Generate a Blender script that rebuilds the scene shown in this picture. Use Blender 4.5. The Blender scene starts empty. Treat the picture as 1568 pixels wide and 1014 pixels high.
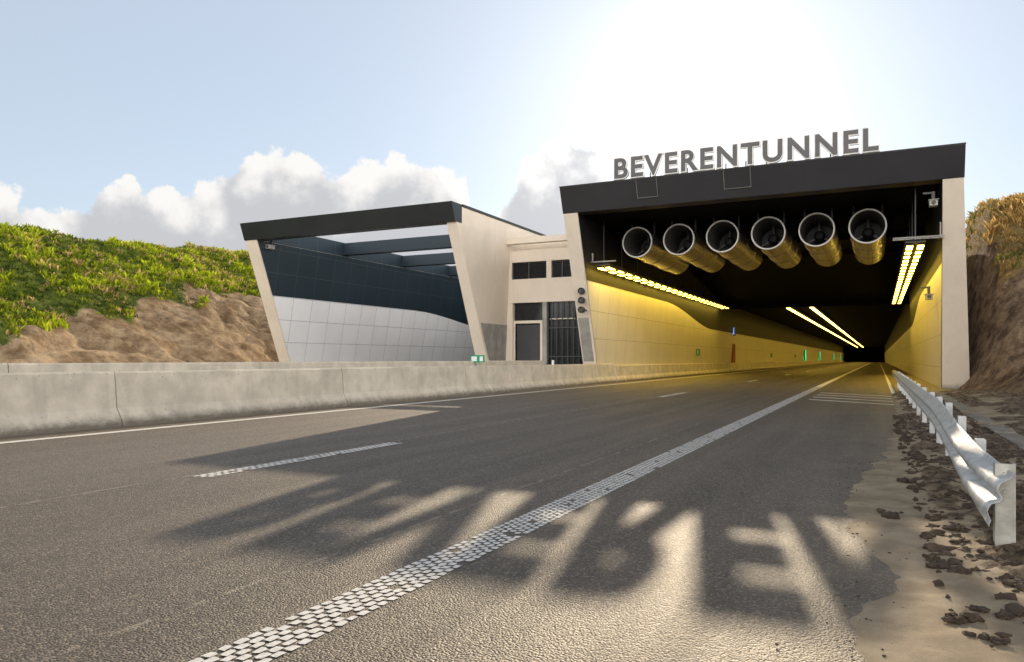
import bpy, math, random
import numpy as np
from mathutils import Vector, noise, Matrix
random.seed(4); rng=np.random.default_rng(4)
SC=bpy.context.scene
R=math.radians
# ------------------------------------------------------------------ helpers
def sstep(a,b,x):
    t=min(1,max(0,(x-a)/(b-a))); return t*t*(3-2*t)
def link(o,parent=None):
    SC.collection.objects.link(o)
    if parent: o.parent=parent
    return o
def empty(name):
    o=bpy.data.objects.new(name,None); return link(o)
class B:
    def __init__(s): s.v=[];s.f=[];s.m=[]
    def face(s,pts,m=0):
        n=len(s.v); s.v+= [tuple(p) for p in pts]; s.f.append(tuple(range(n,n+len(pts)))); s.m.append(m)
    def hexa(s,p,m=0):
        n=len(s.v); s.v+=[tuple(q) for q in p]
        for f in ((3,2,1,0),(4,5,6,7),(0,1,5,4),(1,2,6,5),(2,3,7,6),(3,0,4,7)):
            s.f.append(tuple(n+i for i in f)); s.m.append(m)
    def box(s,x0,x1,y0,y1,z0,z1,m=0):
        s.hexa([(x0,y0,z0),(x1,y0,z0),(x1,y1,z0),(x0,y1,z0),(x0,y0,z1),(x1,y0,z1),(x1,y1,z1),(x0,y1,z1)],m)
    def revolve(s,cx,cz,prof,seg=40,m=0):
        n=len(s.v)
        for r,y in prof:
            for i in range(seg):
                a=2*math.pi*i/seg; s.v.append((cx+r*math.cos(a),y,cz+r*math.sin(a)))
        for j in range(len(prof)-1):
            mm=m[j] if isinstance(m,(list,tuple)) else m
            for i in range(seg):
                k=(i+1)%seg
                s.f.append((n+j*seg+i,n+j*seg+k,n+(j+1)*seg+k,n+(j+1)*seg+i)); s.m.append(mm)
    def obj(s,name,mats,parent=None,smooth=False,bevel=0):
        me=bpy.data.meshes.new(name); me.from_pydata(s.v,[],s.f)
        for m in mats: me.materials.append(m)
        me.polygons.foreach_set('material_index',s.m)
        if smooth: me.polygons.foreach_set('use_smooth',[True]*len(s.f))
        me.update()
        o=bpy.data.objects.new(name,me); link(o,parent)
        if bevel:
            b=o.modifiers.new('bevel','BEVEL'); b.width=bevel; b.segments=2; b.limit_method='ANGLE'
        if smooth:
            try:
                me.set_sharp_from_angle(angle=R(40))
            except Exception: pass
        return o
class N:
    def __init__(s,tree): s.t=tree
    def n(s,typ,**kw):
        x=s.t.nodes.new(typ)
        for k,v in kw.items():
            if k.startswith('i_'):
                key=k[2:]; key=int(key) if key.isdigit() else key.replace('_',' ')
                s.set(x.inputs[key],v)
            else: setattr(x,k,v)
        return x
    def set(s,inp,v):
        if isinstance(v,bpy.types.NodeSocket): s.t.links.new(v,inp)
        else:
            inp.default_value=v
    def math(s,op,a,b=0.0,c=0.0,clamp=False):
        x=s.t.nodes.new('ShaderNodeMath'); x.operation=op; x.use_clamp=clamp
        s.set(x.inputs[0],a); s.set(x.inputs[1],b); s.set(x.inputs[2],c); return x.outputs[0]
    def mix(s,f,a,b,blend='MIX'):
        x=s.t.nodes.new('ShaderNodeMix'); x.data_type='RGBA'; x.blend_type=blend
        s.set(x.inputs[0],f); 
        for i,v in ((6,a),(7,b)):
            if isinstance(v,tuple) and len(v)==3: v=v+(1,)
            s.set(x.inputs[i],v)
        return x.outputs[2]
    def ss(s,x,a,b,lo=0.0,hi=1.0):
        m=s.t.nodes.new('ShaderNodeMapRange'); m.interpolation_type='SMOOTHSTEP'
        s.set(m.inputs[0],x); s.set(m.inputs[1],a); s.set(m.inputs[2],b); s.set(m.inputs[3],lo); s.set(m.inputs[4],hi)
        return m.outputs[0]
    def noise(s,vec,scale,detail=4,rough=.55,out=0):
        x=s.t.nodes.new('ShaderNodeTexNoise'); s.set(x.inputs['Vector'],vec); x.inputs['Scale'].default_value=scale
        x.inputs['Detail'].default_value=detail; x.inputs['Roughness'].default_value=rough
        return x.outputs[out]
def newmat(name):
    m=bpy.data.materials.new(name); m.use_nodes=True; t=m.node_tree
    b=t.nodes['Principled BSDF']; g=N(t)
    pos=g.n('ShaderNodeNewGeometry').outputs['Position']
    return m,g,b,pos
def c4(c): return (c[0],c[1],c[2],1)
def basic(name,col,rough=.7,metal=0,var=.12,nscale=1.5,bump=.0,bscale=30,spec=.5,stain=0,foot=0,pits=0):
    m,g,b,pos=newmat(name)
    f=g.ss(g.noise(pos,nscale,6,.65),.3,.7)
    c=g.mix(f,tuple(x*(1-var) for x in col),tuple(min(1,x*(1+var)) for x in col))
    if stain:
        sp=g.n('ShaderNodeVectorMath',operation='MULTIPLY'); g.set(sp.inputs[0],pos); sp.inputs[1].default_value=(3,3,.35)
        st=g.ss(g.noise(sp.outputs[0],1.3,5,.65),.5,.75)
        c=g.mix(g.math('MULTIPLY',st,stain),c,tuple(x*.55 for x in col))
    if pits:
        v=g.n('ShaderNodeTexVoronoi'); g.set(v.inputs['Vector'],pos); v.inputs['Scale'].default_value=9
        sc=g.n('ShaderNodeSeparateColor'); g.set(sc.inputs[0],v.outputs['Color'])
        pk=g.math('MULTIPLY',g.math('LESS_THAN',v.outputs['Distance'],.13),g.math('GREATER_THAN',sc.outputs[0],.55))
        c=g.mix(g.math('MULTIPLY',pk,pits),c,tuple(x*.35 for x in col))
    if foot:
        s=g.n('ShaderNodeSeparateXYZ'); g.set(s.inputs[0],pos)
        k=g.ss(g.math('ADD',s.outputs[2],g.math('MULTIPLY',g.math('SUBTRACT',g.noise(pos,6,5,.7),.5),.25)),.22,.02)
        c=g.mix(g.math('MULTIPLY',k,foot),c,(.10,.085,.065))
    g.set(b.inputs['Base Color'],c); b.inputs['Roughness'].default_value=rough; b.inputs['Metallic'].default_value=metal
    b.inputs['Specular IOR Level'].default_value=spec
    if bump:
        bp=g.n('ShaderNodeBump',i_Strength=bump,i_Distance=.02); g.set(bp.inputs['Height'],g.noise(pos,bscale,3,.6)); g.set(b.inputs['Normal'],bp.outputs[0])
    return m
def panel(name,col,dark,py,pz,w=.018,rough=.45,oy=0,oz=0,var=.05,spec=.5):
    m,g,b,pos=newmat(name)
    s=g.n('ShaderNodeSeparateXYZ'); g.set(s.inputs[0],pos)
    def line(c,per,off):
        fr=g.math('FRACT',g.math('DIVIDE',g.math('ADD',c,1000*per-off),per))
        d=g.math('ABSOLUTE',g.math('SUBTRACT',fr,.5)); return g.math('GREATER_THAN',d,.5-w/per/1.0)
    l=g.math('MAXIMUM',line(s.outputs[1],py,oy),line(s.outputs[2],pz,oz))
    n1=g.ss(g.noise(pos,.8,4,.6),.3,.7)
    cy=g.math('FLOOR',g.math('DIVIDE',g.math('ADD',s.outputs[1],1000*py-oy),py)); cz=g.math('FLOOR',g.math('DIVIDE',g.math('ADD',s.outputs[2],1000*pz-oz),pz))
    cb=g.n('ShaderNodeCombineXYZ'); g.set(cb.inputs[0],cy); g.set(cb.inputs[1],cz)
    wn=g.n('ShaderNodeTexWhiteNoise'); g.set(wn.inputs['Vector'],cb.outputs[0])
    f=g.math('ADD',g.math('MULTIPLY',n1,.5),g.math('MULTIPLY',wn.outputs['Value'],.5))
    c=g.mix(f,tuple(x*(1-var) for x in col),tuple(min(1,x*(1+var)) for x in col))
    c=g.mix(l,c,c4(dark)); g.set(b.inputs['Base Color'],c); b.inputs['Roughness'].default_value=rough
    b.inputs['Specular IOR Level'].default_value=spec
    return m
def emit(name,col,st):
    m,g,b,pos=newmat(name); b.inputs['Base Color'].default_value=c4(col)
    b.inputs['Emission Color'].default_value=c4(col); b.inputs['Emission Strength'].default_value=st; return m

# ------------------------------------------------------------------ materials
M={}
M['beige']=basic('beige_concrete_cladding',(.78,.685,.565),.75,var=.05,nscale=.6,bump=.15,bscale=60,stain=.15,foot=.5)
M['black']=basic('black_cladding',(.028,.028,.030),.5,var=.2)
M['fascia']=basic('dark_fascia_sheet',(.024,.024,.027),.42,var=.12,nscale=.8)
M['fascia2']=basic('green_black_fascia',(.018,.022,.024),.4,var=.12,nscale=.8)
M['ceil']=basic('black_tunnel_ceiling',(.006,.006,.007),.9,var=.3,spec=.08)
M['blue']=panel('dark_blue_panels',(.013,.028,.040),(.07,.085,.095),1.5,1.2,w=.010,oz=.8,rough=.5)
M['blackpanel']=panel('black_wall_panels',(.008,.008,.010),(.03,.03,.03),1.5,1.2,w=.008,oz=.8,rough=.6)
M['white']=panel('white_wall_panels',(.93,.93,.94),(.40,.41,.43),1.5,1.2,w=.012,oz=.8,rough=.35)
M['cream']=panel('cream_wall_panels',(.90,.83,.64),(.50,.42,.26),1.5,1.2,w=.010,oz=.8,rough=.35)
M['conc']=basic('grey_concrete',(.64,.58,.48),.85,var=.16,nscale=2,bump=.4,bscale=50,stain=.35,foot=.8,pits=.5)
M['conc2']=basic('raw_concrete',(.34,.33,.30),.85,var=.2,nscale=2,bump=.3,bscale=40,stain=.5)
M['galv']=basic('galvanised_steel',(.56,.57,.57),.55,metal=.4,var=.22,nscale=7,bump=.05,bscale=25,stain=.4)
M['duct']=basic('fan_steel',(.66,.63,.57),.25,metal=.9,var=.12,nscale=3)
M['rim']=basic('fan_rim',(.42,.41,.39),.5,metal=.4,var=.12,nscale=3)
M['ductin']=basic('fan_inside',(.10,.092,.085),.5,var=.3,nscale=6)
M['glass']=basic('dark_glazing',(.012,.014,.017),.15,var=.1)
M['louvre']=basic('louvre_metal',(.04,.042,.046),.5)
M['letter']=basic('letter_aluminium',(.80,.78,.75),.45,metal=.0)
M['letterin']=basic('letter_face_grey',(.085,.082,.085),.5)
M['lamp']=emit('sodium_lamp',(1,.68,.08),24)
M['lampf']=emit('sodium_lamp_far',(1,.66,.10),13)
M['green']=emit('green_sign_light',(.02,.9,.3),.9)
M['bluesign']=emit('blue_sign_light',(.15,.35,1),1.5)
M['signgreen']=basic('green_sign_face',(.0,.30,.14),.5)
M['signwhite']=basic('sign_white',(.8,.8,.8),.5)
M['door']=basic('red_door',(.28,.06,.03),.5)
def asphalt():
    m,g,b,pos=newmat('asphalt')
    s=g.n('ShaderNodeSeparateXYZ'); g.set(s.inputs[0],pos)
    grain=g.n('ShaderNodeTexVoronoi'); g.set(grain.inputs['Vector'],pos); grain.inputs['Scale'].default_value=95
    sepc=g.n('ShaderNodeSeparateColor'); g.set(sepc.inputs[0],grain.outputs['Color'])
    st=g.n('ShaderNodeVectorMath',operation='MULTIPLY'); g.set(st.inputs[0],pos); st.inputs[1].default_value=(1.6,.08,1)
    streak=g.ss(g.noise(st.outputs[0],1.3,5,.6),.35,.68)
    blot=g.ss(g.noise(pos,.55,6,.62),.35,.7)
    base=g.mix(streak,(.050,.042,.036),(.100,.081,.063))
    base=g.mix(g.math('MULTIPLY',blot,.5),base,(.125,.098,.073))
    # dusty left lanes, made paler still: sunlit brightness put into the asphalt colour
    pale=g.math('MULTIPLY',g.ss(g.math('ADD',s.outputs[0],g.math('MULTIPLY',g.noise(pos,.8,4,.6),1.2)),-3.2,-7.5),.45)
    base=g.mix(pale,base,(.165,.132,.100))
    sp=g.math('GREATER_THAN',sepc.outputs[0],.78)
    base=g.mix(g.math('MULTIPLY',sp,.6),base,(.32,.26,.195))
    sp2=g.math('LESS_THAN',sepc.outputs[1],.30)
    base=g.mix(g.math('MULTIPLY',sp2,.75),base,(.014,.012,.012))
    for L,w in ((-5.85,.02),(-2.75,.016)):
        wob=g.math('MULTIPLY',g.math('SUBTRACT',g.noise(pos,2.5,3),.5),.05)
        d=g.math('ABSOLUTE',g.math('ADD',g.math('SUBTRACT',s.outputs[0],L),wob))
        k=g.math('MULTIPLY',g.math('LESS_THAN',d,w),g.ss(g.noise(pos,5,3),.42,.62))
        base=g.mix(g.math('MULTIPLY',k,.6),base,(.34,.29,.23))
    nn=g.math('SUBTRACT',g.noise(pos,2.2,6,.7),.5)
    du=g.ss(g.math('ADD',s.outputs[0],g.math('MULTIPLY',nn,1.6)),-.75,.35)
    du2=g.ss(g.math('ADD',s.outputs[0],g.math('MULTIPLY',nn,.8)),-10.5,-11.1)
    base=g.mix(g.math('MULTIPLY',g.math('MAXIMUM',du,du2),.45),base,(.24,.19,.13))
    g.set(b.inputs['Base Color'],base)
    rn=g.math('ADD',g.math('MULTIPLY',streak,-.07),.68); g.set(b.inputs['Roughness'],rn)
    b.inputs['Specular IOR Level'].default_value=1.0
    b.inputs['Specular Tint'].default_value=(1,.90,.76,1)
    bp=g.n('ShaderNodeBump',i_Strength=.85,i_Distance=.008); g.set(bp.inputs['Height'],g.math('MULTIPLY',grain.outputs['Distance'],-1.0)); g.set(b.inputs['Normal'],bp.outputs[0])
    return m
M['asphalt']=asphalt()
def paint():
    m,g,b,pos=newmat('road_paint')
    f=g.ss(g.noise(pos,30,5,.7),.3,.75)
    g.set(b.inputs['Base Color'],g.mix(f,(.84,.82,.78),(.60,.56,.51))); b.inputs['Roughness'].default_value=.6
    return m
M['paint']=paint()
def verge():
    m,g,b,pos=newmat('sand_and_dirt')
    a=g.n('ShaderNodeAttribute',attribute_name='dirt').outputs['Fac']
    n=g.noise(pos,7,6,.65)
    d=g.ss(g.math('ADD',a,g.math('MULTIPLY',g.math('SUBTRACT',n,.5),1.1)),.38,.62)
    sand=g.mix(g.ss(g.noise(pos,3,6,.6),.3,.7),(.28,.215,.14),(.46,.365,.25))
    sand=g.mix(g.math('MULTIPLY',g.ss(g.noise(pos,140,2,.6),.5,.7),.35),sand,(.16,.12,.08))
    dirt=g.mix(g.ss(g.noise(pos,9,6,.7),.35,.65),(.060,.043,.028),(.28,.205,.135))
    g.set(b.inputs['Base Color'],g.mix(d,sand,dirt)); b.inputs['Roughness'].default_value=.92; b.inputs['Specular IOR Level'].default_value=.25
    h=g.math('ADD',g.math('MULTIPLY',g.noise(pos,28,6,.7),g.math('ADD',g.math('MULTIPLY',d,1.0),.15)),g.math('MULTIPLY',g.noise(pos,200,1),.12))
    bp=g.n('ShaderNodeBump',i_Strength=.9,i_Distance=.03); g.set(bp.inputs['Height'],h); g.set(b.inputs['Normal'],bp.outputs[0])
    return m
M['verge']=verge()
def hill():
    m,g,b,pos=newmat('hill_soil_and_turf')
    a=g.n('ShaderNodeAttribute',attribute_name='turf').outputs['Fac']
    n=g.noise(pos,.9,6,.65)
    d=g.ss(g.math('ADD',a,g.math('MULTIPLY',g.math('SUBTRACT',n,.5),.9)),.42,.6)
    soil=g.mix(g.ss(g.noise(pos,.8,6,.68),.32,.68),(.22,.135,.068),(.60,.44,.27))
    soil=g.mix(g.math('MULTIPLY',g.ss(g.noise(pos,5,5,.7),.5,.7),.5),soil,(.14,.085,.05))
    x=g.n('ShaderNodeSeparateXYZ'); g.set(x.inputs[0],pos)
    rt=g.ss(x.outputs[0],0,2)
    rs=g.mix(g.ss(g.noise(pos,1.6,6,.7),.35,.65),(.10,.068,.045),(.34,.24,.155))
    rs=g.mix(g.math('MULTIPLY',g.ss(g.noise(pos,9,5,.7),.52,.68),.6),rs,(.05,.036,.025))
    soil=g.mix(rt,soil,rs)
    gr=g.mix(g.ss(g.noise(pos,1.4,5,.6),.35,.65),(.05,.080,.012),(.17,.20,.033))
    gr=g.mix(rt,gr,(.30,.21,.085))
    g.set(b.inputs['Base Color'],g.mix(d,soil,gr)); b.inputs['Roughness'].default_value=.95; b.inputs['Specular IOR Level'].default_value=.15
    bp=g.n('ShaderNodeBump',i_Strength=1.0,i_Distance=.22); g.set(bp.inputs['Height'],g.noise(pos,3.2,6,.7)); g.set(b.inputs['Normal'],bp.outputs[0])
    return m
M['hill']=hill()
M['ground']=basic('ground_soil',(.17,.13,.08),.95,var=.3,nscale=.2)
def foliage(name):
    m,g,b,pos=newmat(name)
    a=g.n('ShaderNodeAttribute',attribute_name='col').outputs['Color']
    g.set(b.inputs['Base Color'],a); b.inputs['Roughness'].default_value=.7; b.inputs['Specular IOR Level'].default_value=.2
    tr=g.n('ShaderNodeBsdfTranslucent'); g.set(tr.inputs[0],a)
    ad=g.n('ShaderNodeMixShader'); ad.inputs[0].default_value=.5
    g.set(ad.inputs[1],b.outputs[0]); g.set(ad.inputs[2],tr.outputs[0])
    g.set(m.node_tree.nodes['Material Output'].inputs[0],ad.outputs[0]); return m
M['fol']=foliage('weed_leaves')

# ------------------------------------------------------------------ ground and roads
b=B(); b.face([(-3000,-3000,-.06),(3000,-3000,-.06),(3000,3000,-.06),(-3000,3000,-.06)]); b.obj('ground',[M['ground']])
b=B(); b.face([(-12.2,-60,0),(2.6,-60,0),(2.6,320,0),(-12.2,320,0)]); b.obj('road',[M['asphalt']])
b=B(); b.face([(-30.2,-60,0),(-12.8,-60,0),(-12.8,320,0),(-30.2,320,0)]); b.obj('road',[M['asphalt']])
b=B()
Z=.004
def quad(x0,x1,y0,y1): b.face([(x0,y0,Z),(x1,y0,Z),(x1,y1,Z),(x0,y1,Z)])
def blocks(x0,x1,y0,y1,nx=6,dl=.085,gap=.016):
    w=(x1-x0)/nx; y=y0; r=0
    while y<y1:
        for i in range(nx):
            off=(dl+gap)*.5*(i%2)
            j=lambda:random.uniform(-.005,.005)
            xa=x0+i*w+gap*.3; xb=x0+(i+1)*w-gap*.3
            ya=y+off; yb=ya+dl*random.uniform(.85,1.05)
            if random.random()<.04: continue
            k=(yb-ya)*.10
            b.face([(xa+j(),ya+k+j(),Z),((xa+xb)/2,ya+j(),Z),(xb+j(),ya+k+j(),Z),(xb+j(),yb-k+j(),Z),((xa+xb)/2,yb+j(),Z),(xa+j(),yb-k+j(),Z)])
        y+=dl+gap
blocks(-2.25,-1.98,.6,32,nx=6,dl=.060,gap=.013)
quad(-2.24,-1.99,32.1,300)
y=5.0-16.4*2
while y<250:
    if 0<y<30: blocks(-5.78,-5.58,y,y+3.1,nx=4,dl=.08,gap=.008)
    else: quad(-5.76,-5.60,y,y+3.1)
    y+=16.4
quad(-10.42,-10.22,-40,300)
for k in range(4):
    y0=20.2+k*1.5
    b.face([(-1.7,y0+1.6,Z),(.35,y0-.1,Z),(.35,y0+.14,Z),(-1.7,y0+1.86,Z)])
quad(.38,.5,26,300)
for q in (-27.5,-23.7,-19.9,): quad(q-.08,q+.08,-30,200)
b.obj('road_markings',[M['paint']])

# ------------------------------------------------------------------ verge with sand / dirt
ty=[-5,2.0,3.0,3.5,3.75,3.96,4.27,4.7,5.5,6.4,7.4,8.5,9.4,11,13.5,18,23,27,40]
lx=[-.15,-.14,-.12,-.17,-.10,.0,.03,-.08,-.25,-.28,-.22,-.12,.0,.08,.2,.33,.42,.5,.6]
xs=np.concatenate([np.arange(-.6,1.8,.03),np.arange(1.8,4.6,.12)])
ys=np.concatenate([np.arange(1.0,9,.03),np.arange(9,34,.12)])
V=[];D=[]
for yy in ys:
    e0=float(np.interp(yy,ty,lx))
    for xx in xs:
        e=e0+.07*noise.fractal(Vector((yy*2.2,xx*.3,3)),1,2,5)
        s=xx-e
        dm=sstep(.22,.5,xx)*sstep(3.9,4.7,yy+.35*noise.noise(Vector((xx*3,yy*3,1))))*(.30+.70*sstep(-.15,.25,noise.noise(Vector((xx*1.8,yy*1.2,7)))+.12*(xx>.6)))
        z=-.012+.018*sstep(-.08,.16,s)+.015*sstep(0,.5,s)
        z+=.012*noise.fractal(Vector((xx*5,yy*5,0)),1,2,4)*sstep(-.1,.3,s)
        z+=dm*(.03+.065*max(-.3,noise.fractal(Vector((xx*6,yy*6,4)),.8,2,6)))
        z+=.10*sstep(1.5,3.0,xx)
        z-=.05*math.exp(-((xx-1.62)/.12)**2)
        if xx>1.5 and xx<1.78: dm*=.1
        if yy>27: z*=1-sstep(27,30,yy); z-=.02*sstep(27,30,yy)
        V.append((xx,yy,z)); D.append(dm)
nx=len(xs);F=[]
for j in range(len(ys)-1):
    for i in range(nx-1):
        a=j*nx+i; F.append((a,a+1,a+nx+1,a+nx))
me=bpy.data.meshes.new('sand_verge'); me.from_pydata(V,[],F); me.materials.append(M['verge'])
at=me.attributes.new('dirt','FLOAT','POINT'); at.data.foreach_set('value',D)
me.polygons.foreach_set('use_smooth',[True]*len(F)); link(bpy.data.objects.new('sand_verge',me))
# broken concrete edge strip (drain channel) at the foot of the slope
b=B()
yy=4.0
while yy<26:
    L=random.uniform(.9,1.1)
    w=random.uniform(-.02,.02); zz=.055+random.uniform(-.01,.01)
    if random.random()<.8: b.box(1.5+w,1.76+w,yy,yy+L-.02,-.02,zz)
    yy+=L
b.obj('concrete_edge_strip',[M['conc']],None,bevel=.008)
def clods(name,items,mat):
    b=B()
    import bmesh
    bm=bmesh.new(); bmesh.ops.create_icosphere(bm,subdivisions=2,radius=1); bv=[v.co.copy() for v in bm.verts]; bf=[[v.index for v in f.verts] for f in bm.faces]; bm.free()
    for (x,y,z,r) in items:
        n=len(b.v); o=Vector((random.random()*50,random.random()*50,0)); sq=Vector((random.uniform(.8,1.4),random.uniform(.7,1.2),random.uniform(.45,.75)))
        for v in bv:
            k=1+.75*noise.noise(v*1.6+o)+.35*noise.noise(v*5+o)
            b.v.append((x+v.x*k*r*sq.x,y+v.y*k*r*sq.y,z+v.z*k*r*sq.z))
        for f in bf: b.f.append([n+i for i in f]); b.m.append(0)
    return b.obj(name,[mat])
items=[]
def pix(u,v,h=0):
    d=v-550; Zc=1150*(1.1-h)/d; X=(u-784)/1150*Zc
    th=R(26); return X*math.cos(th)-Zc*math.sin(th), X*math.sin(th)+Zc*math.cos(th)
for u,v,r in ((1370,795,.06),(1388,742,.06),(1440,738,.06),(1475,790,.06),(1500,785,.1),(1462,958,.03),(1508,990,.03),(1405,712,.06),(1555,905,.05),(1470,850,.05),(1420,712,.05),(1530,870,.05),(1450,815,.05)):
    x,y=pix(u,v); 
    for q in range(8):
        items.append((x+random.gauss(0,r*.9),y+random.gauss(0,r*.9),.03,r*random.uniform(.18,.7)))
for i in range(2600):
    y=random.uniform(3.4,16)**1; x=random.uniform(.25,1.5)
    if y<4.3 and random.random()<.75: continue
    items.append((x,y,.03,abs(random.gauss(.0,.017))+.005))
for i in range(300):
    y=random.uniform(2.5,9); x=random.uniform(-.45,.45)+.1
    items.append((x,y,.012,random.uniform(.002,.007)))
M['clod']=basic('mud',(.075,.052,.036),.95,var=.4,nscale=12,bump=.6,bscale=60)
clods('mud_clods',items,M['clod'])

# ------------------------------------------------------------------ hills
def hL(x,y):
    s=-30.2-x
    cap=8.0+.035*max(-20,min(90,y))+.5*noise.noise(Vector((x*.08,y*.08,5)))
    H=s*.6
    H=H if H<cap-1 else (cap-1+ (1-math.exp(-(H-cap+1))))
    k=sstep(0,3,s)
    H+=k*(.55*noise.fractal(Vector((x*.22,y*.22,1)),1,2,4)+.28*noise.fractal(Vector((x*1.1,y*1.1,9)),.9,2,4))
    H-=.35*k*math.exp(-((H-1.5-.5*math.sin(y*.35))/.35)**2)
    return H
def hR(x,y):
    s=x-2.8
    H=.60*s+max(0,.72*(y-29.0))
    cap=8.3
    H=H if H<cap-1 else (cap-1+ (1-math.exp(-(H-cap+1))))
    H*=sstep(-.3,1.6,s)
    H+=sstep(.2,1.5,s)*(.35*noise.fractal(Vector((x*.5,y*.5,2)),1,2,4)+.24*noise.fractal(Vector((x*2,y*2,9)),.8,2,4))
    return H-.05
def tL(x,y,H):
    bnd=2.3+.19*(y-19); bnd=max(.8,min(5.3,bnd))
    return sstep(-1.1,1.1,H-bnd+1.6*noise.fractal(Vector((x*.25,y*.25,21)),1,2,3))
def tR(x,y,H):
    return sstep(-1,1.0,H-4.9+1.6*noise.fractal(Vector((x*.4,y*.4,21)),1,2,3))
def hillmesh(name,xs,ys,hf,tf):
    V=[];T=[];F=[];nx=len(xs)
    for yy in ys:
        for xx in xs:
            h=hf(xx,yy); V.append((xx,yy,h)); T.append(tf(xx,yy,h))
    for j in range(len(ys)-1):
        for i in range(nx-1):
            a=j*nx+i; F.append((a,a+1,a+nx+1,a+nx))
    me=bpy.data.meshes.new(name); me.from_pydata(V,[],F); me.materials.append(M['hill'])
    at=me.attributes.new('turf','FLOAT','POINT'); at.data.foreach_set('value',T)
    me.polygons.foreach_set('use_smooth',[True]*len(F)); link(bpy.data.objects.new(name,me))
hillmesh('grass_hill',np.concatenate([np.linspace(-160,-52,28)[:-1],np.arange(-52,-29.9,.3)]),np.concatenate([np.linspace(-80,4,30)[:-1],np.arange(4,75,.3),np.linspace(76,330,40)]),hL,tL)
hillmesh('grass_hill',np.concatenate([np.arange(2.7,14,.16),np.linspace(14.5,150,40)]),np.concatenate([np.linspace(-80,9,30)[:-1],np.arange(9,50,.18),np.linspace(51,330,60)]),hR,tR)
b=B(); b.box(-30.6,3.0,60.5,330,5.9,6.9); b.box(-16.6,-12.1,41,60.4,5.9,6.5); b.obj('tunnel_earth_cover',[M['hill']])

def tufts(name,hf,tf,xr,yr,n,hgt,pal,thr=.5):
    V=[];F=[];C=[]
    X=rng.uniform(*xr,n);Y=rng.uniform(*yr,n)
    for x,y in zip(X,Y):
        h=hf(x,y)
        if tf(x,y,h)+random.uniform(-.3,.3)<thr: continue
        cl=noise.noise(Vector((x*.45,y*.45,33)))+.6*noise.noise(Vector((x*1.8,y*1.8,3)))
        k=min(1,max(0,.5+cl*1.2+random.uniform(-.25,.25)))
        col=[pal[0][i]*(1-k)+pal[1][i]*k for i in range(3)]
        if random.random()<pal[3]*(1.0+2.5*(noise.noise(Vector((x*.3,y*.3,55)))>.12)): col=list(pal[2])
        hh=hgt*(.5+1.1*max(0,.5+cl))*random.uniform(.6,1.4)
        for q in range(7):
            a=random.uniform(0,6.283); ln=hh*random.uniform(.6,1.1); w=ln*random.uniform(.12,.30)
            ox=random.uniform(-.14,.14);oy=random.uniform(-.14,.14); lean=random.uniform(.2,.9)*ln
            dx,dy=math.cos(a),math.sin(a); s=len(V); px,py=-dy*w/2,dx*w/2
            zb=h-.03
            V+= [(x+ox-px*.4,y+oy-py*.4,zb),(x+ox+px*.4,y+oy+py*.4,zb),(x+ox+dx*lean*.5+px,y+oy+dy*lean*.5+py,zb+ln*.6),(x+ox+dx*lean,y+oy+dy*lean,zb+ln*.85),(x+ox+dx*lean*.5-px,y+oy+dy*lean*.5-py,zb+ln*.6)]
            F.append((s,s+1,s+2,s+3,s+4))
            j=random.uniform(.5,1.4); cc=(col[0]*j,col[1]*j,col[2]*j,1)
            C+= [cc]*5
    me=bpy.data.meshes.new(name); me.from_pydata(V,[],F); me.materials.append(M['fol'])
    at=me.attributes.new('col','FLOAT_COLOR','POINT'); at.data.foreach_set('color',np.array(C).ravel())
    link(bpy.data.objects.new(name,me)); print(name,len(F))
tufts('hillside_grass',hL,tL,(-50,-30.6),(8,68),34000,.27,((.045,.085,.010),(.46,.53,.03),(.58,.42,.18),.09))
tufts('hillside_grass',hR,tR,(2.9,14),(29,46),4800,.22,((.34,.24,.08),(.62,.42,.15),(.20,.22,.05),.12))

# ------------------------------------------------------------------ barriers
def barrier(name,x0,H,y0,y1,seg=5.8,mat=M['conc'],wd=.56):
    b=B()
    pr=[(0,0),(0,.08),(.13,.30),(.185,H-.03),(.205,H),(wd-.205,H),(wd-.185,H-.03),(wd-.13,.30),(wd,.08),(wd,0)]
    y=y0
    while y<y1-.1:
        ya,yb=y+.012,min(y+seg,y1)-.012; n=len(b.v)
        dx=random.uniform(-.012,.012); dz=random.uniform(-.008,.008)
        for yy in (ya,yb):
            for p in pr: b.v.append((x0-p[0]+dx,yy,p[1]+(dz if p[1]>.5 else 0)))
        m=len(pr)
        for i in range(m):
            k=(i+1)%m; b.f.append((n+i,n+k,n+m+k,n+m+i)); b.m.append(0)
        b.f.append(tuple(n+i for i in range(m-1,-1,-1))); b.m.append(0)
        b.f.append(tuple(n+m+i for i in range(m))); b.m.append(0)
        y+=seg
    b.box(x0-wd+.23,x0-.23,y0,y1,.0,H-.06)
    return b.obj(name,[mat])
barrier('concrete_barrier',-11.05,.89,2.4-5.8*5,34,5.8)
barrier('concrete_barrier',-11.0,.80,34.05,300,6)
barrier('concrete_barrier',-13.6,1.03,-28,31.5,6,M['conc'])
barrier('concrete_barrier',-28.6,.85,-30,80,6,M['conc'])

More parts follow.
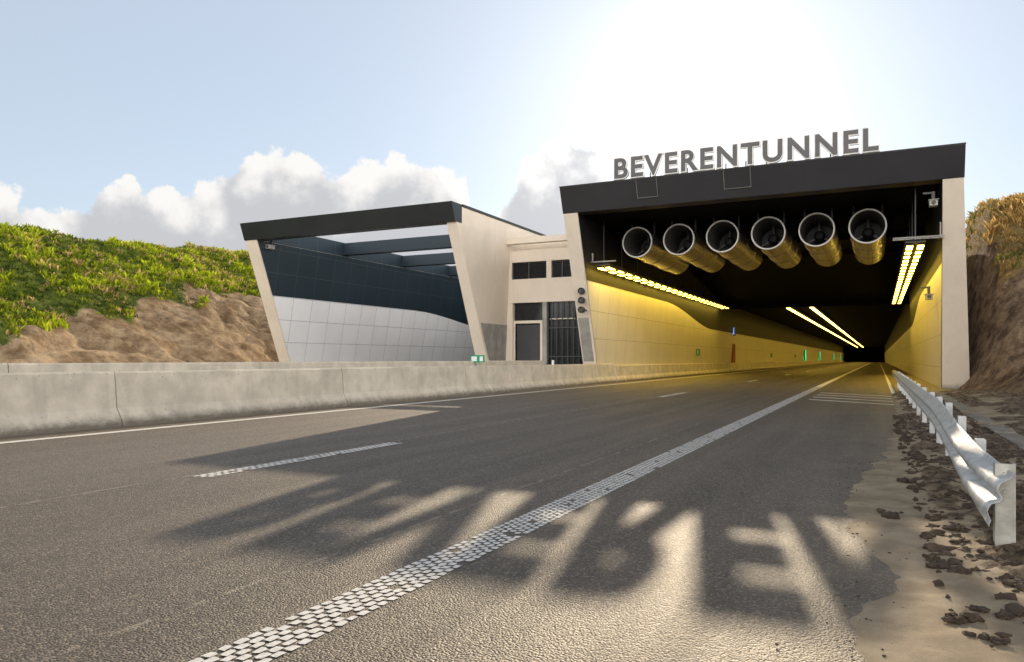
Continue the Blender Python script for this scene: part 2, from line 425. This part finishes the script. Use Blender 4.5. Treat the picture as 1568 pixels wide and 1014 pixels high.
# ------------------------------------------------------------------ main tunnel portal
def portal(name,L0b,L0t,L1t,L1b,R1b,R1t,R0t,R0b,yt,yb,H,back):
    P=empty(name)
    b=B()
    b.hexa([(L0b,yb,0),(L1b,yb,0),(L1b,back,0),(L0b,back,0),(L0t,yt,H),(L1t,yt,H),(L1t,back,H),(L0t,back,H)])
    b.hexa([(R1b,yb,0),(R0b,yb,0),(R0b,back,0),(R1b,back,0),(R1t,yt,H),(R0t,yt,H),(R0t,back,H),(R1t,back,H)])
    b.obj('side_walls',[M['beige']],P)
    return P
def liner(P,name,Lb,Lt,H,yb,yt,back,sgn,up,low,Htop,zb=0.0):
    b=B(); off=.02*sgn
    def X(z): return Lb+(Lt-Lb)*z/H+off
    def yf(z): return yb+(yt-yb)*z/H+.05
    def zc(y): return 4.43-1.13*sstep(43,57,y)
    ysm=[None]+list(np.arange(33,62,.5))+[70,80,90,100,120,150,200,back]
    ysm=[y for y in ysm if y is None or y<=back]
    for i in range(len(ysm)-1):
        y0,y1=ysm[i],ysm[i+1]
        def yy(y,z): return yf(z) if y is None else y
        zm0=4.43 if y0 is None else zc(y0); zm1=zc(y1)
        b.face([(X(zb),yy(y0,zb),zb),(X(zb),y1,zb),(X(zm1),y1,zm1),(X(zm0),yy(y0,zm0),zm0)],1)
        b.face([(X(zm0),yy(y0,zm0),zm0),(X(zm1),y1,zm1),(X(Htop),y1,Htop),(X(Htop),yy(y0,Htop),Htop)],0)
    return b.obj(name,[up,low],P)
P=portal('road_tunnel_portal',-12.05,-11.5,-10.9,-11.4,2.15,1.9,2.5,3.05,28.35,32.4,7.0,300)
liner(P,'wall_lining_a',-11.4,-10.9,7.0,32.4,28.35,300,1,M['blackpanel'],M['cream'],6.99)
liner(P,'wall_lining_b',2.15,1.9,7.0,32.4,28.35,300,-1,M['blackpanel'],M['cream'],6.99)
b=B()
b.hexa([(-11.52,28.33,7.003),(2.52,28.33,7.003),(2.52,29.0,7.003),(-11.52,29.0,7.003),(-11.52,27.95,8.0),(2.52,27.95,8.0),(2.52,29.0,8.0),(-11.52,29.0,8.0)])
b.obj('roof_fascia',[M['fascia']],P,bevel=.015)
b=B(); b.box(-11.49,2.49,29.003,60,7.2,7.95); b.obj('roof_slab',[M['black']],P)
b=B()
b.face([(-11.3,28.9,7.02),(2.3,28.9,7.02),(2.3,46,7.02),(-11.3,46,7.02)])
b.face([(-11.3,46,7.02),(2.3,46,7.02),(2.3,60,5.5),(-11.3,60,5.5)])
b.face([(-11.5,60,5.5),(2.5,60,5.5),(2.5,300,5.5),(-11.5,300,5.5)])
b.face([(-12,300,0),(3,300,0),(3,300,6),(-12,300,6)])
for yy in (33,38.5,44): b.box(-11.2,2.1,yy,yy+.25,6.7,7.0)
b.box(-11.3,2.1,60,60.3,5.0,5.5)
b.obj('ceiling',[M['ceil']],P)
b=B()
b.box(-11.53,2.53,27.93,28.05,8.003,8.03,0)
b.obj('roof_edge_trim',[M['black']],P)
def fy(z): return 28.33-.38*(z-7.003)
b=B()
for xc,z0_,z1_,w in ((-7.95,7.30,7.95,.80),(-4.6,7.32,7.98,.95)):
    def slab(xa,xb,za,zb,o0,o1,m):
        b.hexa([(xa,fy(za)-o1,za),(xb,fy(za)-o1,za),(xb,fy(za)-o0,za),(xa,fy(za)-o0,za),(xa,fy(zb)-o1,zb),(xb,fy(zb)-o1,zb),(xb,fy(zb)-o0,zb),(xa,fy(zb)-o0,zb)],m)
    slab(xc-w/2,xc+w/2,z0_,z1_,-.02,.05,0)
    slab(xc-w/2,xc-w/2+.010,z0_,z1_,.051,.056,1); slab(xc+w/2-.010,xc+w/2,z0_,z1_,.051,.056,1); slab(xc-w/2+.011,xc+w/2-.011,z0_,z0_+.010,.051,.056,1)
b.obj('fascia_sign_boxes',[M['fascia'],M['conc2']],P)
b=B(); 
def wf(z): return 32.4+(28.35-32.4)*z/7.0-.004
def wl(z,a,t): return a+(t-a)*z/7
b.face([(wl(1.0,-12.05,-11.5)+.05,wf(1.0),1.0),(wl(1.0,-11.4,-10.9)-.1,wf(1.0),1.0),(wl(2.9,-11.4,-10.9)-.1,wf(2.9),2.9),(wl(2.9,-12.05,-11.5)+.05,wf(2.9),2.9)])
b.obj('concrete_foot_panel',[M['conc2']],P)

# name sign
def text_mesh(body,offset,extrude):
    def build(off):
        cu=bpy.data.curves.new('t','FONT'); cu.body=body; cu.size=1; cu.extrude=extrude; cu.offset=off; cu.space_character=1.17; cu.resolution_u=6
        o=bpy.data.objects.new('t',cu); SC.collection.objects.link(o)
        dg=bpy.context.evaluated_depsgraph_get(); me=bpy.data.meshes.new_from_object(o.evaluated_get(dg)); bpy.data.objects.remove(o)
        co=np.zeros(len(me.vertices)*3); me.vertices.foreach_get('co',co); return me,co.reshape(-1,3)
    _,c0=build(0.0); me,co=build(offset)
    co[:,1]=np.clip(co[:,1],c0[:,1].min()-offset,c0[:,1].max()+offset)   # trim mitre spikes
    return me,co
SGN=empty('tunnel_name_sign')
me,co=text_mesh('BEVERENTUNNEL',.060,.5)
x0,x1=co[:,0].min(),co[:,0].max(); z0,z1=co[:,1].min(),co[:,1].max()
TW=(-9.3,.05); TZ=(8.09,8.95)
def place(me,co,y0,y1):
    e0,e1=co[:,2].min(),co[:,2].max()
    n=np.empty_like(co)
    n[:,0]=TW[0]+(co[:,0]-x0)/(x1-x0)*(TW[1]-TW[0]); n[:,2]=TZ[0]+(co[:,1]-z0)/(z1-z0)*(TZ[1]-TZ[0])
    n[:,1]=y1+(co[:,2]-e0)/(e1-e0)*(y0-y1)
    me.vertices.foreach_set('co',n.ravel()); me.update()
place(me,co,28.12,28.24); me.materials.append(M['letter']); link(bpy.data.objects.new('letters',me),SGN)
me2,co2=text_mesh('BEVERENTUNNEL',.026,.5); place(me2,co2,28.105,28.20); me2.materials.append(M['letterin']); link(bpy.data.objects.new('letter_faces',me2),SGN)
b=B()
b.box(-9.4,.1,28.2,28.26,8.03,8.09)
for i in range(14): 
    xx=-9.3+i*.71; b.box(xx-.02,xx+.02,28.27,28.31,8.0,8.3)
b.obj('letter_supports',[M['black']],SGN)

# jet fans
for i in range(6):
    xc=-9.2+i*(8.84/5); zc=6.06; y0=31.0
    b=B()
    b.revolve(xc,zc,[(.59,y0+.02),(.60,y0-.03),(.65,y0-.03),(.66,y0+.06),(.64,y0+.10)],44,4)
    b.revolve(xc,zc,[(.64,y0+.10),(.64,y0+2.3),(.66,y0+2.32),(.66,y0+2.42),(.64,y0+2.44),(.64,y0+4.7),(.66,y0+4.72),(.66,y0+4.82),(.64,y0+4.84),(.64,y0+7.0),(.55,y0+7.0)],44,0)
    b.revolve(xc,zc,[(.59,y0+.02),(.57,y0+.6),(.55,y0+2.4)],44,1)
    b.revolve(xc,zc,[(.55,y0+2.4),(.22,y0+2.42),(.22,y0+1.7),(.12,y0+1.5),(.001,y0+1.45)],44,2)
    for a in range(3):
        an=R(90+120*a); ca,sa=math.cos(an),math.sin(an)
        p=[(xc+ca*.2-sa*.03,y0+1.7,zc+sa*.2+ca*.03),(xc+ca*.2+sa*.03,y0+1.7,zc+sa*.2-ca*.03),(xc+ca*.56+sa*.03,y0+1.7,zc+sa*.56-ca*.03),(xc+ca*.56-sa*.03,y0+1.7,zc+sa*.56+ca*.03)]
        b.hexa(p+[(q[0],q[1]+.3,q[2]) for q in p],1)
    for yy in (y0+.9,y0+5.9):
        for sx in (-.5,.5):
            b.box(xc+sx-.03,xc+sx+.03,yy-.03,yy+.03,6.4,7.02,3)
    b.obj('jet_fan',[M['duct'],M['ductin'],M['black'],M['black'],M['rim']],None,smooth=True)

# lamp rows
def lamps(name,xc,z,y0,y1,sp=.34,n=2,mt='lamp',w=.19,seglen=.80,pitch=1.25,up=7.0,tray=True):
    b=B(); y=y0
    wt=sp*(n-1)/2+w/2+.05
    if tray: b.box(xc-wt,xc+wt,y0-.2,y1,z+.1,z+.16,0)
    while y<y1-seglen:
        for i in range(n):
            xx=xc+(i-(n-1)/2)*sp
            b.box(xx-w/2-.02,xx+w/2+.02,y-.03,y+seglen+.03,z+.02,z+.098,0)
            b.face([(xx-w/2,y,z-.02),(xx-w/2,y+seglen,z-.02),(xx+w/2,y+seglen,z-.02),(xx+w/2,y,z-.02)],1)
            b.face([(xx-w/2,y,z-.02),(xx+w/2,y,z-.02),(xx+w/2,y,z+.019),(xx-w/2,y,z+.019)],1)
        if n>1: b.box(xc-wt,xc+wt,y+seglen+.12,y+seglen+.24,z-.06,z+.1,0)
        if up and int((y-y0)/pitch)%2==0: b.box(xc-.02,xc+.02,y,y+.04,z+.16,up,0)
        y+=pitch
    return b.obj(name,[M['black'],M[mt]])
lamps('tunnel_light_row',-10.55,5.0,30.6,60)
lamps('tunnel_light_row',1.15,5.0,29.4,60)
lamps('tunnel_light_row',-6.5,5.2,64,292,n=1,mt='lampf',w=.30,seglen=2.4,pitch=3.2,up=5.5)
lamps('tunnel_light_row',-4.75,5.2,64,292,n=1,mt='lampf',w=.30,seglen=2.4,pitch=3.2,up=5.5)
b=B(); b.box(.45,2.0,28.9,28.94,5.22,5.26); b.box(.45,2.0,29.3,29.34,5.22,5.26)
for i in range(6): b.box(.55+i*.26,.57+i*.26,28.9,29.4,5.2,5.22)
b.box(1.86,1.9,28.95,29.0,5.25,5.7); b.obj('cable_tray',[M['conc2']])
b=B(); b.box(-11.0,-9.9,30.2,30.26,5.2,5.25); b.box(-10.95,-10.9,30.2,30.26,5.2,5.6); b.obj('cable_tray',[M['conc2']])

# interior bits
b=B(); b.box(-11.34,-11.20,66,67.4,.0,2.4); b.obj('emergency_door',[M['door']])
b=B(); b.box(-11.2,-11.05,66,66.6,3.1,3.9,0); b.box(-11.18,-11.08,65.97,66.0,3.2,3.8,1); b.obj('blue_sign',[M['black'],M['bluesign']])
for k,yy in enumerate((135,170,225,265)):
    b=B(); b.box(-11.2,-11.05,yy,yy+2.2,.9,2.6,0); b.box(-11.25,-11.05,yy-.05,yy,.85,2.65,1); b.obj('emergency_exit_light',[M['green'],M['black']])
for yy in (52,92,120):
    b=B(); b.box(-11.27,-11.20,yy,yy+.9,1.35,1.8,0); b.box(-11.199,-11.196,yy+.1,yy+.4,1.42,1.72,1); b.obj('emergency_exit_sign',[M['signgreen'],M['signwhite']])
def cctv(x,y,z,sx=1):
    b=B(); b.box(x-.05,x+.05,y,y+.08,z,z+.35,0); b.box(x-.3*sx if sx>0 else x,x if sx>0 else x-.3*sx,y+.01,y+.07,z+.28,z+.34,0)
    b.box(x-.12,x+.12,y-.25,y+.15,z-.16,z+.02,1); b.box(x-.15,x+.15,y-.3,y+.17,z+.022,z+.04,1); b.revolve(x,z-.07,[(.001,y-.262),(.06,y-.262),(.07,y-.25)],12,0)
    b.obj('security_camera',[M['louvre'],M['conc2']])
cctv(1.65,28.7,6.35); cctv(-28.0,29.2,6.9,-1); cctv(1.75,33,3.55); 
for z in (4.0,3.6,3.2):
    b=B(); b.revolve(-11.35,z,[(.001,29.95),(.08,29.95),(.12,29.9),(.14,29.93),(.14,30.1)],20,0); b.box(-11.4,-11.3,30.0,30.6,z-.03,z+.03,0); b.obj('loudspeaker',[M['louvre']],None)
b=B(); b.box(2.1,2.14,33.5,33.7,2.0,2.3); b.obj('wall_box',[M['galv']])

# ------------------------------------------------------------------ left tunnel portal
P2=empty('road_tunnel_portal')
b=B()
b.hexa([(-30.1,32.4,0),(-29.35,32.4,0),(-29.35,250,0),(-30.1,250,0),(-28.85,28.3,7.1),(-28.1,28.3,7.1),(-28.1,250,7.1),(-28.85,250,7.1)])
b.hexa([(-17.5,32.4,0),(-16.9,32.4,0),(-16.9,250,0),(-17.5,250,0),(-17.05,28.4,7.1),(-16.55,28.4,7.1),(-16.55,250,7.1),(-17.05,250,7.1)])
b.obj('side_walls',[M['beige']],P2)
b=B()
b.box(-17.04,-16.555,28.9,38.6,7.102,7.84,0)
b.box(-17.1,-16.50,28.9,38.65,7.843,7.95,1)
b.box(-28.84,-28.2,28.9,56,7.102,7.9,1)
b.obj('parapet_walls',[M['beige'],M['black']],P2)
b=B()
b.hexa([(-28.88,28.25,7.103),(-16.53,28.25,7.103),(-16.53,28.85,7.103),(-28.88,28.85,7.103),(-28.88,27.95,7.93),(-16.53,27.95,7.93),(-16.53,28.85,7.93),(-28.88,28.85,7.93)])
b.obj('roof_fascia',[M['fascia2']],P2,bevel=.015)
liner(P2,'wall_lining',-29.35,-28.1,7.1,32.4,28.3,250,1,M['blue'],M['white'],7.09)
b=B(); b.face([(-28.18,28.9,7.09),(-28.18,56,7.09),(-28.18,56,7.92),(-28.18,28.9,7.92)]); b.obj('upper_lining',[M['blue']],P2)
b=B()
for yy in (35.2,41.2,47.2): b.box(-28.17,-17.05,yy,yy+.55,7.2,7.88)
b.obj('roof_beams',[M['blue']],P2)
b=B(); b.box(-29,-16.6,52,250,5.2,5.8); b.box(-28.3,-17,52,52.3,5.2,7.9); b.face([(-30,250,0),(-16,250,0),(-16,250,7),(-30,250,7)]); b.obj('ceiling',[M['ceil']],P2)
b=B(); b.face([(-16.893,32.6,.0),(-16.893,33.8,.0),(-16.75,33.8,2.8),(-16.75,31,2.8)]); b.obj('concrete_foot_panel',[M['conc2']],P2)

# ------------------------------------------------------------------ service building
P3=empty('service_building')
b=B(); yF=33.8
xl,xr=-16.86,-12.02
b.box(xl,xr+.5,yF,yF+.3,3.9,5.08)
b.box(xl,xr+.5,yF,yF+.3,5.92,6.5)
b.box(xl,-16.5,yF,yF+.3,5.08,5.92); b.box(-14.62,-14.35,yF,yF+.3,5.08,5.92); b.box(-13.2,xr+.5,yF,yF+.3,5.08,5.92)
b.box(xl,-16.45,yF,yF+.3,0,3.9)
b.box(xl,xr+.4,yF-.45,yF-.1,6.78,7.08)
b.box(xl,xr+.3,yF+.9,yF+1.2,6.5,7.05)
b.box(xl,-16.6,yF-.1,yF+1,6.78,7.08)
b.obj('facade',[M['beige']],P3,bevel=.01)
b=B()
b.box(xl,xr+.5,yF+.301,41,6.3,6.45)
for x0_,x1_ in ((-16.5,-14.62),(-14.35,-13.2)):
    b.box(x0_,x1_,yF+.22,yF+.26,5.08,5.92,0)
    for k in range(9):
        z=5.1+k*.092; b.hexa([(x0_,yF+.05,z),(x1_,yF+.05,z),(x1_,yF+.2,z+.05),(x0_,yF+.2,z+.05),(x0_,yF+.05,z+.015),(x1_,yF+.05,z+.015),(x1_,yF+.2,z+.065),(x0_,yF+.2,z+.065)],0)
    b.box((x0_+x1_)/2-.03,(x0_+x1_)/2+.03,yF+.0,yF+.05,5.08,5.92,0)
b.obj('louvres',[M['louvre']],P3)
b=B()
b.box(-16.45,xr+.4,yF+.25,yF+.3,0,3.9,0)
b.box(-16.45,-14.9,yF+.15,yF+.2,2.88,3.02,1); b.box(-15.0,-14.88,yF+.12,yF+.2,0,2.88,1); b.box(-16.45,-16.38,yF+.12,yF+.2,0,2.88,1)
b.box(-14.82,-14.6,yF+.0,yF+.24,0,3.9,2)
b.box(-16.3,-15.05,yF+.2,yF+.24,.05,2.8,3)
for k in range(9):
    x=-14.4+k*.29; b.box(x-.015,x+.015,yF+.1,yF+.14,0,3.9,3)
for z in (1.2,2.6,3.0): b.box(-14.6,-12.1,yF+.09,yF+.1,z,z+.05,3)
b.box(-14.5,-13.2,yF+.18,yF+.24,3.05,3.1,1)
b.obj('entrance',[M['glass'],M['beige'],M['conc2'],M['louvre']],P3)
b=B(); b.box(xl,xr,yF+1.2,45,0,.05); b.box(-14.3,-13.9,yF+1.0,yF+1.3,0,6.3); b.obj('interior',[M['conc2']],P3)

b=B(); 
b.box(-13.9,-13.3,24.9,24.93,.98,1.25,0); b.box(-13.85,-13.62,24.895,24.899,1.02,1.2,1); b.box(-13.5,-13.36,24.895,24.899,1.02,1.2,1)
b.box(-13.62,-13.58,24.94,24.98,.0,1.25,2)
b.obj('emergency_exit_sign',[M['signgreen'],M['signwhite'],M['galv']])
b=B(); b.box(-11.36,-11.28,26.8,26.86,.88,1.06,0); b.obj('barrier_reflector',[M['signwhite']])

# ------------------------------------------------------------------ guardrail
GR=empty('guardrail')
prof=[(0,.155),(-.012,.150),(-.012,.125),(-.075,.085),(-.08,.060),(-.075,.040),(-.012,.012),(-.008,0),(-.012,-.012),(-.075,-.040),(-.08,-.060),(-.075,-.085),(-.012,-.125),(-.012,-.150),(0,-.155)]
pathy=[4.95,5.05,5.2,5.4,5.8,6.4,7.2,8.2,9.4,11,13,16,20,25,30,36]
V=[];F=[]
for y in pathy:
    cz=.50-.19*(1-sstep(4.6,9.8,y)); tw=R(-22)*(1-sstep(4.9,7.2,y)); sx=.60+ .02*(1-sstep(4.9,6,y)); fl=1-(.5*(1-sstep(4.85,5.35,y)))
    for px,pz in prof:
        px*=fl; pz*=1+.1*(1-fl)
        V.append((sx+px*math.cos(tw)-pz*math.sin(tw),y,cz+px*math.sin(tw)+pz*math.cos(tw)))
m=len(prof)
for j in range(len(pathy)-1):
    for i in range(m-1): F.append((j*m+i,j*m+i+1,(j+1)*m+i+1,(j+1)*m+i))
me=bpy.data.meshes.new('w_beam'); me.from_pydata(V,[],F); me.materials.append(M['galv']); me.polygons.foreach_set('use_smooth',[True]*len(F))
o=link(bpy.data.objects.new('w_beam',me),GR); s=o.modifiers.new('s','SOLIDIFY'); s.thickness=.006; s.offset=0
b=B()
for k,y in enumerate([6.6,8.0,9.4,10.8,12.2,14.2,16.2,18.2,20.2,22.2,24.2,26.2,28.2,30.2,32.2]):
    cz=.50-.19*(1-sstep(4.6,9.8,y)); zt=cz+.13
    b.box(.655,.665,y-.05,y+.05,-.1,zt); b.box(.665,.72,y-.05,y-.042,-.1,zt); b.box(.665,.72,y+.042,y+.05,-.1,zt)
    b.box(.60,.654,y-.03,y+.03,cz-.05,cz+.05)
b.obj('posts',[M['galv']],GR)
b=B()
y=5.14;x=.655
b.box(x-.05,x-.043,y-.035,y+.05,-.1,.50); b.box(x-.043,x+.05,y-.035,y-.028,-.1,.50); b.box(x+.043,x+.05,y-.028,y+.05,-.1,.50)
for z in (.34,.44): b.revolve(x,z,[(.001,y-.05),(.014,y-.05),(.014,y-.036)],8,0)
M['post']=basic('weathered_post',(.50,.49,.44),.6,metal=.25,var=.25,nscale=9,stain=.5)
b.obj('end_post',[M['post']],GR)
b=B(); b.box(.2,.55,12.7,13.1,.0,.035,0)
for k in range(6): b.box(.23,.52,12.74+k*.055,12.76+k*.055,.036,.039,1)
b.obj('drain_cover',[M['conc'],M['black']])

# ------------------------------------------------------------------ sun, sky
AZ=-11.9; EL=19.35
sd=Vector((math.sin(R(AZ))*math.cos(R(EL)),math.cos(R(AZ))*math.cos(R(EL)),math.sin(R(EL))))
sl=bpy.data.lights.new('sun','SUN'); sl.energy=5; sl.angle=R(.33); sl.color=(1,.83,.60)
so=bpy.data.objects.new('sun',sl); link(so); so.rotation_euler=(-sd).to_track_quat('-Z','Y').to_euler(); so.location=sd*100
W=bpy.data.worlds.new('World'); SC.world=W; W.use_nodes=True; t=W.node_tree; t.nodes.clear(); g=N(t)
sky=g.n('ShaderNodeTexSky',sky_type='NISHITA',sun_disc=False,sun_elevation=R(EL),sun_rotation=R(AZ),air_density=1.0,dust_density=.3,ozone_density=2.0)
dirv=g.n('ShaderNodeTexCoord').outputs['Generated']
sx=g.n('ShaderNodeSeparateXYZ'); g.set(sx.inputs[0],dirv)
az=g.math('MULTIPLY',g.math('ARCTAN2',sx.outputs[0],sx.outputs[1]),180/math.pi)
el=g.math('MULTIPLY',g.math('ARCSINE',sx.outputs[2]),180/math.pi)
pts=[(-180,9),(-90,8),(-70,11),(-60.3,10.8),(-57.8,9.8),(-53.3,12.2),(-51.3,11.8),(-47.1,13.5),(-42.2,15),(-38.5,13.8),(-34.1,14.9),(-30.2,13.6),(-28.6,10.5),(-27.7,7.5),(-26.8,12),(-24.2,15.4),(-21.2,16.9),(-19.2,15.6),(-18.0,10),(-16.7,0),(20,0),(40,8),(90,11),(140,7),(180,9)]
fc=g.n('ShaderNodeFloatCurve'); cm=fc.mapping; cv=cm.curves[0]
P_=[((a+180)/360,e/20) for a,e in pts]
cv.points[0].location=P_[0]; cv.points[1].location=P_[-1]
for p in P_[1:-1]: cv.points.new(*p)
for p in cv.points: p.handle_type='AUTO_CLAMPED'
cm.update()
g.set(fc.inputs['Value'],g.math('DIVIDE',g.math('ADD',az,180),360))
prof_=g.math('MULTIPLY',fc.outputs[0],20)
n1=g.math('SUBTRACT',g.noise(dirv,14,8,.6),.5)
vadd=g.n('ShaderNodeVectorMath',operation='ADD')
vo=g.n('ShaderNodeTexVoronoi',feature='SMOOTH_F1'); g.set(vo.inputs['Vector'],vadd.outputs[0]); g.set(vadd.inputs[0],dirv)
nv=g.n('ShaderNodeVectorMath',operation='SCALE'); g.set(nv.inputs[0],g.noise(dirv,30,4,.5,out=1)); nv.inputs['Scale'].default_value=.02; g.set(vadd.inputs[1],nv.outputs[0])
vo.inputs['Scale'].default_value=26; vo.inputs['Smoothness'].default_value=.4
puff=g.math('SUBTRACT',.38,vo.outputs['Distance'])
d=g.math('SUBTRACT',prof_,el)
d=g.math('ADD',d,g.math('MULTIPLY',n1,3.2)); d=g.math('ADD',d,g.math('MULTIPLY',puff,2.6))
n3=g.math('SUBTRACT',g.noise(dirv,75,6,.65),.5); d=g.math('ADD',d,g.math('MULTIPLY',n3,1.8))
has=g.ss(prof_,2,6)
mask=g.math('MULTIPLY',g.ss(d,-.10,.45),has)
inner=g.ss(g.math('ADD',d,g.math('MULTIPLY',g.math('ADD',g.math('ADD',n1,g.math('MULTIPLY',n3,.35)),g.math('MULTIPLY',puff,.6)),-13)),.3,5.0)
ccol=g.mix(inner,(1.05,1.03,1.0),(.64,.65,.68))
dt=g.n('ShaderNodeVectorMath',operation='DOT_PRODUCT'); g.set(dt.inputs[0],dirv); dt.inputs[1].default_value=sd
cs=g.math('MAXIMUM',dt.outputs['Value'],0)
gl=g.math('ADD',g.math('MULTIPLY',g.math('POWER',cs,30),.20),g.math('MULTIPLY',g.math('POWER',cs,400),1.2))
bg1=g.n('ShaderNodeBackground'); g.set(bg1.inputs[0],sky.outputs[0]); bg1.inputs[1].default_value=.055
bg2=g.n('ShaderNodeBackground'); bg2.inputs[0].default_value=(1,.98,.95,1); g.set(bg2.inputs[1],gl)
# pale haze, thinning toward the zenith
bgh=g.n('ShaderNodeBackground'); bgh.inputs[0].default_value=(.85,.92,1,1); g.set(bgh.inputs[1],g.ss(el,62,24,.10,.52))
bg3=g.n('ShaderNodeBackground'); g.set(bg3.inputs[0],ccol); g.set(bg3.inputs[1],g.math('ADD',g.math('MULTIPLY',gl,1.6),.93))
ad=g.n('ShaderNodeAddShader'); g.set(ad.inputs[0],bg1.outputs[0]); g.set(ad.inputs[1],bg2.outputs[0])
ad2=g.n('ShaderNodeAddShader'); g.set(ad2.inputs[0],ad.outputs[0]); g.set(ad2.inputs[1],bgh.outputs[0])
mx=g.n('ShaderNodeMixShader'); g.set(mx.inputs[0],mask); g.set(mx.inputs[1],ad2.outputs[0]); g.set(mx.inputs[2],bg3.outputs[0])
# unseen bright cloud band added behind and right of camera to fill shaded walls
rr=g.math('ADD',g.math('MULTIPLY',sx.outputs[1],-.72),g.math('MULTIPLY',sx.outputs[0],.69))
rear_fill=g.math('MULTIPLY',g.ss(rr,.05,.40),g.ss(g.noise(dirv,2.6,6,.55),.34,.44))
rear_fill=g.math('MULTIPLY',rear_fill,g.ss(el,34,20))
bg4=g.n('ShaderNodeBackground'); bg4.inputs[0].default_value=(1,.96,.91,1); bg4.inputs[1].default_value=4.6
mx2=g.n('ShaderNodeMixShader'); g.set(mx2.inputs[0],rear_fill); g.set(mx2.inputs[1],mx.outputs[0]); g.set(mx2.inputs[2],bg4.outputs[0])
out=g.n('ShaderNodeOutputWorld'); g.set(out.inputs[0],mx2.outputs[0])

# ------------------------------------------------------------------ camera
cam=bpy.data.cameras.new('camera'); cam.lens=26.4; cam.sensor_width=36; cam.clip_end=8000; cam.clip_start=.05; cam.shift_y=43/1568
co=bpy.data.objects.new('camera',cam); link(co); co.location=(0,0,1.1); co.rotation_euler=(R(90),0,R(26)); SC.camera=co
SC.view_settings.view_transform='Standard'; SC.view_settings.look='None'; SC.view_settings.exposure=0
